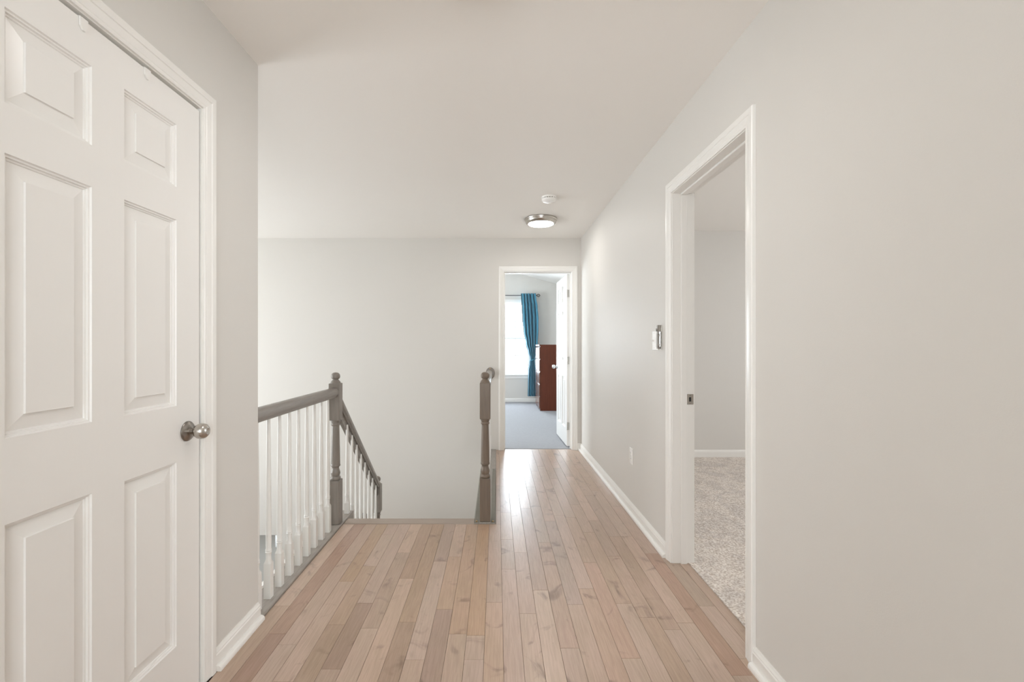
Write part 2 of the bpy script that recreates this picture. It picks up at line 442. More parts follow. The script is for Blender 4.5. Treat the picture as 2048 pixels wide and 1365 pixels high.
ROWS = [(0.205, 0.812), (0.998, 1.612), (1.720, 1.926)]
def knob(parent, loc, axis, flip, m1, m2, lock=False, s=1.0):
    k = obj('knob', lathe(B(), [(r * s, h * s) for r, h in [(0.0105, 0.006), (0.0105, 0.022), (0.013, 0.026), (0.020, 0.031), (0.0255, 0.040), (0.0268, 0.050), (0.0245, 0.060), (0.018, 0.067), (0.010, 0.0700), (0.006, 0.0685), (0.001, 0.0685)]],
                           loc, axis, 32, flip), m1, parent, 40)
    obj('rosette', lathe(B(), [(r * s, h * s) for r, h in [(0.034, 0.0), (0.034, 0.003), (0.031, 0.0065), (0.024, 0.008), (0.020, 0.0115), (0.013, 0.013), (0.0106, 0.013)]], loc, axis, 32, flip), m2, k, 40)
    return k

# closet door on the left
d1 = tag(empty('door_1', (XL - 0.005, D1a + 0.004, 0.010), PI / 2), 'closed white six-panel closet door with a round nickel knob', kind='structure')
door_leaf(d1, 0.753, 2.030, 0.035, ROWS, 0.114, 0.103, M_DOOR)
k = knob(d1, (0.753 - 0.062, 0.0, 0.905), 'Y', -1, M_NICKEL, M_DARKNICKEL)
boxo('latch', (0.7532, 0.004, 0.915, 0.7585, 0.022, 0.957), M_DARKNICKEL, d1)
f1 = tag(empty('trim_1'), 'white moulded casing and jamb around the closet door', kind='structure')
T1 = (lambda u, z: (XL, u, z), (0, 1, 0), Vector((1, 0, 0)))
casing(f1, T1, D1a - R_, D1b + R_, D1h + R_)
for y0, y1 in ((D1a - J, D1a), (D1b, D1b + J)):
    boxo('jamb', (XL - WT, y0, 0, XL, y1, D1h), M_TRIM, f1)
boxo('jamb_head', (XL - WT, D1a - J, D1h, XL, D1b + J, D1h + J), M_TRIM, f1)
boxo('door_stop', (XL - 0.056, D1b - 0.012, 0, XL - 0.0445, D1b, D1h), M_TRIM, f1)
boxo('door_stop', (XL - 0.056, D1a, 0, XL - 0.0445, D1a + 0.012, D1h), M_TRIM, f1)
boxo('door_stop', (XL - 0.056, D1a + 0.012, D1h - 0.012, XL - 0.0445, D1b - 0.012, D1h), M_TRIM, f1)

# hooks over the closet door
for yy, lab in ((1.372, 'small white metal hook over the closet door top, nearer the knob side'),
                (1.160, 'small white metal hook over the closet door top, farther from the knob')):
    hk = empty('over_door_hook', (XL - 0.005, yy, 2.041)); tag(hk, lab, 'hook', 'hooks over the closet door')
    bm = B()
    prof = [(-0.011, 0), (0.011, 0), (0.011, -0.020), (0.004, -0.031), (-0.003, -0.031), (-0.011, -0.022)]
    a = [bm.verts.new((0.0005, y, z)) for y, z in prof]; b_ = [bm.verts.new((0.0050, y, z)) for y, z in prof]
    bm.faces.new(a); bm.faces.new(b_)
    for i in range(6): bm.faces.new((a[i], a[(i + 1) % 6], b_[(i + 1) % 6], b_[i]))
    obj('strap', bm, M_DOOR, hk)
    boxo('top_bend', (-0.035, -0.011, -0.0005, 0.0028, 0.011, 0.0012), M_DOOR, hk)

# doorway in the right wall
d2 = tag(empty('door_2'), 'white cased doorway in the right wall with an empty strike plate', kind='structure')
T2 = (lambda u, z: (XR, u, z), (0, 1, 0), Vector((-1, 0, 0)))
casing(d2, T2, D2a - R_, D2b + R_, D2h + R_)
T2b = (lambda u, z: (XR2, u, z), (0, 1, 0), Vector((1, 0, 0)))
casing(d2, T2b, D2a - R_, D2b + R_, D2h + R_)
for y0, y1 in ((D2a - J, D2a), (D2b, D2b + J)):
    boxo('jamb', (XR, y0, 0, XR2, y1, D2h), M_TRIM, d2, 0.001)
boxo('jamb_head', (XR, D2a - J, D2h, XR2, D2b + J, D2h + J), M_TRIM, d2, 0.001)
SX0, SX1 = XR + 0.045, XR + 0.078
boxo('door_stop', (SX0, D2b - 0.011, 0, SX1, D2b, D2h - 0.011), M_TRIM, d2, 0.002)
boxo('door_stop', (SX0, D2a, 0, SX1, D2a + 0.011, D2h - 0.011), M_TRIM, d2, 0.002)
boxo('door_stop', (SX0, D2a, D2h - 0.011, SX1, D2b, D2h), M_TRIM, d2, 0.002)
sp = obj('strike_plate', solid([XR + 0.079, XR + 0.092, XR + 0.104, XR2 - 0.0005], [D2b - 0.0020, D2b - 0.0002], [0.880, 0.896, 0.920, 0.937],
         lambda i, j, k: not (i == 1 and k == 1)), M_NICKEL, d2)
boxo('latch_hole', (XR + 0.0915, D2b - 0.0009, 0.895, XR + 0.1045, D2b - 0.0001, 0.921), M_DARK, sp)
for zz in (0.888, 0.9285):
    obj('screw', lathe(B(), [(0.003, 0), (0.003, 0.0012), (0.0005, 0.0016)], (XR + 0.098, D2b - 0.002, zz), 'Y', 10, -1), M_DARKNICKEL, sp)

# far bedroom doorway and its open door
d3f = tag(empty('trim_3'), 'white moulded casing around the far bedroom doorway', kind='structure')
T3 = (lambda u, z: (u, YW, z), (1, 0, 0), Vector((0, -1, 0)))
casing(d3f, T3, D3a - R_, D3b + R_, D3h + R_)
T3b = (lambda u, z: (u, YW2, z), (1, 0, 0), Vector((0, 1, 0)))
casing(d3f, T3b, D3a - R_, D3b + R_, D3h + R_)
for x0, x1 in ((D3a - J, D3a), (D3b, D3b + J)):
    boxo('jamb', (x0, YW, 0, x1, YW2, D3h), M_TRIM, d3f, 0.001)
boxo('jamb_head', (D3a - J, YW, D3h, D3b + J, YW2, D3h + J), M_TRIM, d3f, 0.001)
boxo('door_stop', (D3b - 0.011, YW + 0.045, 0, D3b, YW + 0.078, D3h - 0.011), M_TRIM, d3f)
boxo('door_stop', (D3a, YW + 0.045, 0, D3a + 0.011, YW + 0.078, D3h - 0.011), M_TRIM, d3f)
boxo('door_stop', (D3a, YW + 0.045, D3h - 0.011, D3b, YW + 0.078, D3h), M_TRIM, d3f)
d3 = tag(empty('door_3', (D3b - 0.002, YW2 + 0.014, 0.016), math.radians(91.6)), 'open white six-panel door with chrome knob at the far bedroom', kind='structure')
door_leaf(d3, 0.758, 2.028, 0.035, ROWS, 0.114, 0.103, M_DOOR)
knob(d3, (0.694, 0.035, 0.905), 'Y', 1, M_CHROME, M_CHROME)
knob(d3, (0.694, 0.0, 0.905), 'Y', -1, M_CHROME, M_CHROME)
for zz in (0.235, 1.01, 1.80):
    hg = obj('hinge', lathe(B(), [(0.0055, 0), (0.0055, 0.088), (0.003, 0.092)], (-0.006, 0.030, zz - 0.045), 'Z', 12), M_NICKEL, d3)
    boxo('hinge_leaf', (-0.0016, 0.004, zz - 0.044, -0.0002, 0.030, zz + 0.044), M_NICKEL, hg)

# ------------------------------------------------------------------ floor with planks
fl = structure('floor',
    solid([XL - WT - 0.005, -0.148, XR, 1.064], [-1.9, D2a - J, D2b + J, 3.10, YW + 0.045], [-0.22, -0.0125],
          lambda i, j, k: (i == 1) or (i == 0 and j < 3) or (i == 2 and j == 1)), M_SUB,
    'hardwood floor of narrow taupe maple planks running toward the far bedroom')
def to_floor(px, py):
    Y = CH * F / (py - VY); return (px - VX) / F * Y, Y
BUTTS = [(805, 1106), (907, 1114), (739, 1133), (727, 1207), (669, 1250), (661, 1339), (888, 1219.5), (814, 1245), (951, 1271.5), (1055, 1228),
         (1139, 1297), (1080, 1181), (1147, 1210), (1249, 1208), (1300, 1236), (1416, 1213), (995.5, 1022), (1090, 1086), (1181, 1126), (1172, 1178),
         (1180, 1065.5), (1230, 1113), (1232, 1074), (1120, 1031.5), (1193, 1042), (1019, 1139), (1032, 1006.6), (1053, 1017), (1064, 974.6), (1085, 986),
         (1144, 954), (1195, 982), (1234, 1013.6), (1053, 934), (580, 1212), (1330, 1260), (556, 1290), (958, 1320), (765, 1070), (1100, 958), (1160, 1010)]
PITCH = 0.0757; X0 = 0.027
row_b = {}
for px, py in BUTTS:
    x, y = to_floor(px, py); row_b.setdefault(math.floor((x - X0) / PITCH), []).append(y)
# tone seen at some places: (px, py, (r,g,b) factor)
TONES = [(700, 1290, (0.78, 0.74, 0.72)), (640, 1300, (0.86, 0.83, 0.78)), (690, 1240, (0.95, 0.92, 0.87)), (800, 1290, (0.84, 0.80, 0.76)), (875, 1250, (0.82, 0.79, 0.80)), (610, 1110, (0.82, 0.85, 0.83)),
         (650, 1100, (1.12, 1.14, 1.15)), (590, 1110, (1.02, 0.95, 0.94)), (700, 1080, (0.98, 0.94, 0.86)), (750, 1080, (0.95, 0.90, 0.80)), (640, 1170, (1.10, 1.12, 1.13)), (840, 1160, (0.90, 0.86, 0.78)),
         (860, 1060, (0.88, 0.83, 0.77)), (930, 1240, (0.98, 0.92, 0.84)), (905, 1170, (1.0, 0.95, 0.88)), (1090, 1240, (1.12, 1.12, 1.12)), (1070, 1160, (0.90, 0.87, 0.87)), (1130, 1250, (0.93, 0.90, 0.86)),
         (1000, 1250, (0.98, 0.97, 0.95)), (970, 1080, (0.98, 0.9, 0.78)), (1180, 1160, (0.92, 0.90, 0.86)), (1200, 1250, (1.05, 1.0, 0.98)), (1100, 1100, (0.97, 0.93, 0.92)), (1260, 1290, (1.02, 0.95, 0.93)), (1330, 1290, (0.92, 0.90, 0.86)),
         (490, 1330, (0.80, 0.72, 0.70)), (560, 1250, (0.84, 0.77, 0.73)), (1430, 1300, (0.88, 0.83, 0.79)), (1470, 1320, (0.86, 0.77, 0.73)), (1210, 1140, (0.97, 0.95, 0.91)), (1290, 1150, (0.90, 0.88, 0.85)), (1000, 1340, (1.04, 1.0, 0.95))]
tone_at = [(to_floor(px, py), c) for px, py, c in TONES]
def plank(x0, x1, y0, y1):
    g = 0.00045; c = 0.0007
    x0 += g; x1 -= g; y0 += 0.0004; y1 -= 0.0004
    zt = random.uniform(-0.00025, 0.00005); zb = -0.0124
    V = [(x0, y0, zb), (x1, y0, zb), (x1, y1, zb), (x0, y1, zb), (x0, y0, zt - c), (x1, y0, zt - c), (x1, y1, zt - c), (x0, y1, zt - c),
         (x0 + c, y0 + c, zt), (x1 - c, y0 + c, zt), (x1 - c, y1 - c, zt), (x0 + c, y1 - c, zt)]
    Fc = [(3, 2, 1, 0), (8, 9, 10, 11)]
    for a, b_ in ((0, 4), (4, 8)):
        for i in range(4): Fc.append((a + i, a + (i + 1) % 4, b_ + (i + 1) % 4, b_ + i))
    me = bpy.data.meshes.new('plank'); me.from_pydata(V, [], Fc); me.update()
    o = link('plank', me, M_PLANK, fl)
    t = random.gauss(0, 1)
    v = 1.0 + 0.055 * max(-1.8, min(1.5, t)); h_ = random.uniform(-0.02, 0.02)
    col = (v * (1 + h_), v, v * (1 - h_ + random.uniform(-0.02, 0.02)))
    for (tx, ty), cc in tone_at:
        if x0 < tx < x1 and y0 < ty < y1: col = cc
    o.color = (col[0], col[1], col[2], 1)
YT = YW + 0.044
for k in range(-14, 14):
    xa, xb = X0 + k * PITCH, X0 + (k + 1) * PITCH
    if k == 13: xb = 1.0635
    if k == -14: xa = -1.0335
    segs = []
    if xb <= 0.0 + 1e-3 and k < -1: segs = [(-1.9, 3.068)]
    elif k == -1: segs = [(-1.9, 3.068, xa, xb), (3.068, YT, -0.0055, xb)]
    else: segs = [(-1.9, YT)]
    if xa > XR - PITCH - 0.002 and xa < XR - 0.005:   # row that runs under the baseboard
        segs = [(-1.9, D2a - J, xa, XR), (D2a - J, D2b + J, xa, xb), (D2b + J, YT, xa, XR)]
        if xb <= XR: segs = [(-1.9, YT, xa, xb)]
    elif xa >= XR - 0.005: segs = [(D2a - J, D2b + J, xa, xb)]
    for s in segs:
        a, b_ = s[0], s[1]; xx0, xx1 = (s[2], s[3]) if len(s) > 2 else (xa, xb)
        cuts = sorted(y for y in row_b.get(k, []) if a + 0.15 < y < b_ - 0.1)
        known_lo = min(cuts) if cuts else None
        pts = [a, b_] + cuts
        # fill long gaps with random butt joints
        pts.sort(); i = 0
        while i < len(pts) - 1:
            if pts[i + 1] - pts[i] > 1.25:
                lo, hi = pts[i], pts[i + 1]
                nY = lo + random.uniform(0.35, 1.1) if hi - lo > 1.6 else (lo + hi) / 2 + random.uniform(-0.15, 0.15)
                pts.insert(i + 1, nY)
            i += 1
        for p, q in zip(pts, pts[1:]): plank(xx0, xx1, p, q)

# grey strips at the edges of the stairwell and the top nosing
RXL = -1.082          # left railing line
RXR = -0.0775         # right railing line
s1 = tag(boxo('trim_4', (-1.150, YE + 0.001, -0.05, -1.0345, 3.30, 0.010), M_STRIP, None, 0.003), 'weathered grey wood strip under the left railing', kind='structure')
obj('screw', lathe(B(), [(0.006, 0), (0.006, 0.001), (0.001, 0.002)], (-1.105, 2.515, 0.010), 'Z', 10), M_DARK, s1)
tag(boxo('trim_5', (-0.148, 3.070, -0.05, -0.0065, YW - 0.0005, 0.010), M_STRIP, None, 0.003), 'weathered grey wood strip under the hall-side railing', kind='structure')
tag(boxo('trim_6', (-1.0335, 3.0695, -0.03, -0.149, 3.165, 0.003), M_NOSE, None, 0.004), 'brown wood nosing across the top of the stairs', kind='structure')
boxo('filler', (-1.0335, 3.10, -0.22, -0.16, 3.14, -0.031), M_TRIM, bpy.data.objects['trim_6'])

# ------------------------------------------------------------------ stairs
st = tag(empty('staircase', (0, 0, 0)), 'wooden stairs descending from the hall to a landing', kind='structure')
RUN, RISE = 0.2275, 0.200
y = 3.14
for i in range(5):
    z = -RISE * (i + 1)
    if i < 4:
        boxo('tread', (-1.040, y, z - 0.028, -0.162, y + RUN + 0.02, z), M_NOSE, st, 0.004)
        boxo('riser', (-1.040, y + RUN, z - RISE, -0.162, y + RUN + 0.018, z - 0.028), M_TRIM, st)
    y += RUN
LY = 3.14 + 4 * RUN + 0.018
boxo('landing', (-2.10, LY, -1.03, -0.162, YW - 0.0005, -1.0), M_NOSE, st)
boxo('landing_edge', (-2.14, LY, -1.25, -2.10, YW - 0.0005, -0.955), M_TRIM, st, 0.003)
for i in range(7):
    z = -1.0 - RISE * (i + 1); yy = LY - RUN * i
    boxo('tread', (-2.10, yy - RUN - 0.02, z - 0.028, -1.16, yy, z), M_NOSE, st, 0.004)
    boxo('riser', (-2.10, yy - 0.018, z, -1.16, yy, z + RISE - 0.028), M_TRIM, st)
# closed stringer on the left of the upper flight
bm = B()
zc = lambda Y: -0.025 - 0.885 * (Y - 3.254)
pr = [(3.302, zc(3.302) - 0.02), (4.10, zc(4.10) - 0.02), (4.10, zc(4.10) - 0.33), (3.302, zc(3.302) - 0.40)]
a = [bm.verts.new((-1.125, y_, z_)) for y_, z_ in pr]; b2 = [bm.verts.new((-1.041, y_, z_)) for y_, z_ in pr]
bm.faces.new(a); bm.faces.new(b2)
for i in range(4): bm.faces.new((a[i], a[(i + 1) % 4], b2[(i + 1) % 4], b2[i]))
obj('stringer', bm, M_TRIM, st)

# ------------------------------------------------------------------ newels
def newel(loc, label, s=0.0725, base=0.0, low=0.292, M_GREY=M_GREY):
    n = tag(empty('newel_post', loc), label, 'newel post', 'grey newel posts')
    h = s / 2
    boxo('base_block', (-h, -h, base, h, h, low), M_GREY, n, 0.004)
    prof = [(0.030, low), (0.033, low + 0.006), (0.0335, low + 0.016), (0.030, low + 0.022), (0.0265, low + 0.026), (0.028, low + 0.032), (0.031, low + 0.044),
            (0.0295, low + 0.056), (0.0245, low + 0.070), (0.0225, low + 0.080), (0.024, low + 0.088), (0.030, low + 0.092), (0.0315, low + 0.099), (0.029, low + 0.106),
            (0.0295, low + 0.112), (0.0280, 0.50), (0.0258, 0.60), (0.0245, 0.655), (0.028, 0.659), (0.030, 0.664), (0.028, 0.670), (0.026, 0.674), (0.028, 0.680), (0.031, 0.687), (0.030, 0.694)]
    obj('turned_shaft', lathe(B(), prof, (0, 0, 0), 'Z', 28), M_GREY, n, 35)
    boxo('upper_block', (-h, -h, 0.694, h, h, 0.942), M_GREY, n, 0.005)
    cap = [(0.0335, 0.9415), (0.0320, 0.948), (0.0275, 0.956), (0.0225, 0.961), (0.0185, 0.965), (0.0185, 0.969), (0.0245, 0.972), (0.0285, 0.978), (0.0300, 0.988), (0.0285, 0.998), (0.0240, 1.006), (0.0150, 1.0125), (0.002, 1.0145)]
    obj('cap', lathe(B(), cap, (0, 0, 0), 'Z', 28), M_GREY, n, 40)
    return n
NY = 3.066
newel((RXL - 0.002, NY, 0.0101), 'tall grey newel post where the left railing meets the stair rail')
newel((RXR, 3.116, 0.0101), 'grey newel post, coloured browner for the light on it, standing alone at the corner of the hall strip', M_GREY=M_GREYTINT)
newel((RXL - 0.002, 4.137, -0.9995), 'lower grey newel post on the landing at the foot of the stair rail')

# ------------------------------------------------------------------ balusters and rails
def bal_mesh(length, sh=0.165):
    bm = B()
    s = 0.0158
    box(bm, -s, -s, 0, s, s, sh, 0.0)
    # chamfered shoulder from square to round
    n = 16
    sq = []
    for i in range(n):
        a = 2 * PI * i / n; c, d = math.cos(a), math.sin(a); k_ = s / max(abs(c), abs(d)); sq.append(bm.verts.new((c * k_, d * k_, sh)))
    rings = [sq]
    for r, z in [(0.0120, sh + 0.018), (0.0118, sh + 0.040), (0.0130, sh + 0.048), (0.0145, sh + 0.052), (0.0120, sh + 0.056), (0.0145, sh + 0.060), (0.0130, sh + 0.065), (0.0118, sh + 0.070),
                 (0.0130, sh + 0.12), (0.0125, sh + 0.22), (0.0100, sh + (length - sh) * 0.7), (0.0080, length)]:
        rings.append([bm.verts.new((r * math.cos(2 * PI * i / n), r * math.sin(2 * PI * i / n), z)) for i in range(n)])
    for a, b_ in zip(rings, rings[1:]):
        for i in range(n): bm.faces.new((a[i], a[(i + 1) % n], b_[(i + 1) % n], b_[i]))
    bm.faces.new(rings[-1])
    bmesh.ops.recalc_face_normals(bm, faces=bm.faces[:])
    me = bpy.data.meshes.new('baluster'); bm.to_mesh(me); bm.free(); me.shade_smooth()
    try: me.set_sharp_from_angle(angle=math.radians(30))
    except Exception: pass
    me.materials.append(M_WHITEWOOD)
    return me
RAILP = [(-0.021, 0.0), (0.021, 0.0), (0.021, 0.010), (0.029, 0.018), (0.031, 0.028), (0.030, 0.040), (0.026, 0.052), (0.016, 0.061), (0.0, 0.064),
         (-0.016, 0.061), (-0.026, 0.052), (-0.030, 0.040), (-0.031, 0.028), (-0.029, 0.018), (-0.021, 0.010)]
RZ = 0.862
g1 = tag(empty('balustrade', (RXL, YE, 0.010)), 'level stairwell railing with white balusters beside the closet wall', 'railing')
bm = B(); sweep(bm, RAILP, (0, 0.001, RZ - 0.01), (0, NY - 0.037 - YE, RZ - 0.01), (1, 0, 0), (0, 0, 1)); obj('handrail', bm, M_GREYRAIL, g1, 50)
mb = bal_mesh(RZ - 0.010)
for i in range(9):
    o = link('baluster', mb, None, g1); o.location = (0, 2.052 + 0.1085 * i - YE, 0)
g2 = tag(empty('hall_balustrade', (RXR, 3.153, 0.010)), 'level railing behind the lone newel post, running back to the far wall', 'railing')
bm = B(); sweep(bm, RAILP, (0, 0, RZ - 0.01), (0, YW - 0.018 - 3.153, RZ - 0.01), (1, 0, 0), (0, 0, 1)); obj('handrail', bm, M_GREYRAIL, g2, 50)
bm = B(); lathe(bm, [(0.052, 0), (0.052, 0.008), (0.048, 0.014), (0.044, 0.0175)], (0.006, YW - 3.153, 0.874), 'Y', 32, -1)
bmesh.ops.scale(bm, vec=(1, 1, 1.3), space=Matrix.Translation((0, 0, -0.874)), verts=bm.verts[:])
ro = obj('wall_rosette', bm, M_GREYRAIL, g2, 40)
obj('screw', lathe(B(), [(0.006, 0), (0.006, 0.0015), (0.001, 0.0025)], (0.004, YW - 3.153 - 0.0176, 0.931), 'Y', 10, -1), M_BRASS, ro)
for i in range(19):
    o = link('baluster', mb, None, g2); o.location = (0, 0.085 + 0.1065 * i, 0)
# sloping rail down the stairs
sy0, sy1 = NY + 0.0365, 4.137 - 0.0365
g3 = tag(empty('stair_railing', (RXL, sy0, 0)), 'sloping stair railing descending from the upper newel to the landing newel', 'railing')
SL = -0.874
ztop = lambda Y: 0.802 + SL * (Y - 3.18)
v = Vector((0, 1, SL)).normalized(); up = Vector((0, -v.z, v.y))
def srail(prof, drop0, name, m):
    """vertical-cut sloping profile: h measured vertically"""
    bm = B()
    A = [bm.verts.new((o_, 0, ztop(sy0) - drop0 + h_ * 1.33)) for o_, h_ in prof]
    Z = [bm.verts.new((o_, sy1 - sy0, ztop(sy1) - drop0 + h_ * 1.33)) for o_, h_ in prof]
    n = len(prof)
    for i in range(n): bm.faces.new((A[i], A[(i + 1) % n], Z[(i + 1) % n], Z[i]))
    bm.faces.new(A); bm.faces.new(Z)
    return obj(name, bm, m, g3, 50)
srail(RAILP, 0.085, 'handrail', M_GREYRAIL)
srail([(-0.012, 0), (0.012, 0), (0.012, 0.045), (-0.012, 0.045)], 0.146, 'fillet', M_GREYRAIL)
mcap = [(-0.036, 0), (0.036, 0), (0.036, 0.015), (-0.036, 0.015)]
bm = B()
ys, ye = 3.302, sy1
A = [bm.verts.new((o_, ys - sy0, zc(ys) - 0.0195 + h_)) for o_, h_ in mcap]; Z = [bm.verts.new((o_, ye - sy0, zc(ye) - 0.0195 + h_)) for o_, h_ in mcap]
for i in range(4): bm.faces.new((A[i], A[(i + 1) % 4], Z[(i + 1) % 4], Z[i]))
bm.faces.new(A); bm.faces.new(Z); obj('bottom_cap', bm, M_WHITEWOOD, g3)
for i in range(8):
    Y = 3.245 + 0.1095 * i
    top = ztop(Y) - 0.105
    bot = zc(Y) if Y > 3.31 else 0.0105
    ms = bal_mesh(top - bot, 0.09 if bot < 0 else 0.075)
    o = link('baluster', ms, None, g3); o.location = (0.017, Y - sy0, bot)
# lower rail coming back toward the hall, seen only through the balusters
g4 = tag(empty('lower_stair_railing', (-1.18, 4.06, -0.35)), 'lower flight railing glimpsed between the stair balusters', 'railing')
bm = B()
A = [bm.verts.new((o_, 0, h_)) for o_, h_ in RAILP]; Z = [bm.verts.new((o_, -1.5, h_ - 1.31)) for o_, h_ in RAILP]
for i in range(len(RAILP)): bm.faces.new((A[i], A[(i + 1) % len(RAILP)], Z[(i + 1) % len(RAILP)], Z[i]))
bm.faces.new(A); bm.faces.new(Z); obj('handrail', bm, M_GREYRAIL, g4, 50)
mlow = bal_mesh(0.80)
for i in range(12):
    yy = -0.08 - 0.114 * i
    o = link('baluster', mlow, None, g4); o.location = (0, yy, -0.80 + yy * 0.874 + 0.004)
bm = B()
A = [bm.verts.new((o_, 0, h_ - 0.93)) for o_, h_ in [(-0.02, 0), (0.02, 0), (0.02, 0.16), (-0.02, 0.16)]]; Z = [bm.verts.new((o_, -1.5, h_ - 0.93 - 1.31)) for o_, h_ in [(-0.02, 0), (0.02, 0), (0.02, 0.16), (-0.02, 0.16)]]
for i in range(4): bm.faces.new((A[i], A[(i + 1) % 4], Z[(i + 1) % 4], Z[i]))
bm.faces.new(A); bm.faces.new(Z); obj('stringer', bm, M_WHITEWOOD, g4)

# clear plastic guard screwed to the floor strip at the lone newel
pg = tag(empty('plastic_edge_guard', (RXR, 3.064, 0.0105)), 'clear plastic guard strips screwed down either side of the lone newel post', 'edge guard')
boxo('strip', (-0.0755, 0.0, 0.0, -0.0385, 1.33, 0.0022), M_CLEAR, pg, 0.0008)
boxo('strip', (0.0385, 0.0, 0.0, 0.0705, 1.33, 0.0022), M_CLEAR, pg, 0.0008)
boxo('edge_lip', (0.0682, 0.0, 0.0022, 0.0705, 1.33, 0.010), M_CLEAR, pg, 0.0006)
for xx in (-0.057, 0.053):
    obj('screw', lathe(B(), [(0.0065, 0), (0.0065, 0.002), (0.004, 0.0045), (0.001, 0.005)], (xx, 0.022, 0.0022), 'Z', 12), M_BRASS, pg)

# ------------------------------------------------------------------ ceiling fixtures
def ceiling_light(x, y, label):
    c = tag(empty('ceiling_light', (x, y, H)), label, 'ceiling light', 'round flush ceiling lights')
    obj('rim', lathe(B(), [(0.158, -0.0002), (0.160, -0.006), (0.158, -0.014), (0.153, -0.018), (0.152, -0.022), (0.149, -0.034), (0.140, -0.045), (0.130, -0.050), (0.124, -0.051), (0.124, -0.044), (0.02, -0.044)], (0, 0, 0), 'Z', 56), M_NICKEL, c, 30)
    obj('diffuser', lathe(B(), [(0.1235, -0.0445), (0.1235, -0.051), (0.118, -0.054), (0.098, -0.058), (0.065, -0.061), (0.03, -0.0625), (0.002, -0.063)], (0, 0, 0), 'Z', 48), M_LAMP, c, 60)
    return c
ceiling_light(0.433, 4.44, 'lit round flush ceiling light with a nickel rim near the far doorway')
ceiling_light(-0.055, 1.385, 'round flush ceiling light just cut off at the top edge of the photo')
sd = tag(empty('smoke_detector', (0.436, 3.78, H)), 'round white smoke detector on the ceiling in front of the far light', 'smoke detector')
obj('base', lathe(B(), [(0.062, -0.0002), (0.063, -0.010), (0.060, -0.013)], (0, 0, 0), 'Z', 40), M_PLATE, sd, 40)
obj('vent_ring', lathe(B(), [(0.053, -0.012), (0.053, -0.022)], (0, 0, 0), 'Z', 40), M_DARKNICKEL, sd, 40)
obj('cover', lathe(B(), [(0.060, -0.020), (0.060, -0.026), (0.056, -0.034), (0.048, -0.040), (0.020, -0.043), (0.001, -0.043)], (0, 0, 0), 'Z', 40), M_PLATE, sd, 40)
for i in range(18):
    a = 2 * PI * i / 18
    o = boxo('fin', (0.051, -0.004, -0.0215, 0.061, 0.004, -0.0125), M_PLATE, sd); o.rotation_euler = (0, 0, a)
obj('test_button', lathe(B(), [(0.010, -0.041), (0.010, -0.0445), (0.001, -0.045)], (0.018, -0.012, 0), 'Z', 20), M_PLATE, sd, 40)

# ------------------------------------------------------------------ switch, bracket, outlet on the right wall
sw = tag(empty('light_switch', (XR, 2.775, 1.236)), 'white switch plate with one toggle beside the right doorway', 'light switch')
boxo('plate', (-0.005, -0.050, -0.0575, -0.0002, 0.052, 0.0575), M_PLATE, sw, 0.002)
boxo('toggle', (-0.019, 0.021, -0.006, -0.005, 0.027, 0.006), M_PLATE, sw, 0.001)
boxo('toggle_frame', (-0.0062, 0.018, -0.012, -0.005, 0.030, 0.012), M_PLATE, sw, 0.0005)
boxo('rocker', (-0.0085, -0.036, -0.033, -0.005, -0.008, 0.033), M_PLATE, sw, 0.001)
for yy in (0.024, -0.022):
    for zz in (-0.046, 0.046):
        obj('screw', lathe(B(), [(0.003, 0), (0.0028, 0.001), (0.0005, 0.0014)], (-0.005, yy, zz), 'X', 10, -1), M_NICKEL, sw)
lb = tag(empty('gate_latch_bracket', (XR, 2.688, 1.255)), 'chrome latch bracket mounted between the switch plate and the right doorway casing', 'bracket')
boxo('back_plate', (-0.004, -0.016, -0.072, -0.0002, 0.018, 0.072), M_NICKEL, lb, 0.001)
boxo('channel', (-0.021, 0.003, -0.068, -0.004, 0.017, 0.072), M_DARKNICKEL, lb, 0.002)
boxo('slide_bar', (-0.026, 0.006, -0.060, -0.021, 0.014, 0.030), M_CHROME, lb, 0.001)
obj('button', lathe(B(), [(0.009, 0), (0.009, 0.005), (0.006, 0.008), (0.001, 0.0085)], (-0.021, 0.010, 0.044), 'X', 16, -1), M_DARKNICKEL, lb, 40)
obj('pin', lathe(B(), [(0.0045, -0.055), (0.0045, 0.020), (0.007, 0.022), (0.007, 0.032), (0.001, 0.034)], (-0.010, -0.010, 0), 'Z', 14), M_CHROME, lb, 40)
for zz in (0.012, -0.045):
    boxo('clip', (-0.016, -0.014, zz - 0.006, -0.004, 0.0028, zz + 0.006), M_DARKNICKEL, lb, 0.001)
ol = tag(empty('wall_outlet', (XR, 3.275, 0.410)), 'white duplex outlet low on the right wall', 'outlet')
boxo('plate', (-0.005, -0.035, -0.0575, -0.0002, 0.035, 0.0575), M_PLATE, ol, 0.002)
for zz in (-0.020, 0.020):
    r_ = boxo('receptacle', (-0.0068, -0.016, zz - 0.014, -0.005, 0.016, zz + 0.014), M_PLATE, ol, 0.0008)
    for yy in (-0.006, 0.006): boxo('slot', (-0.0071, yy - 0.001, zz - 0.002, -0.0067, yy + 0.001, zz + 0.007), M_DARK, r_)
obj('screw', lathe(B(), [(0.003, 0), (0.0028, 0.001), (0.0005, 0.0014)], (-0.005, 0, 0), 'X', 10, -1), M_NICKEL, ol)

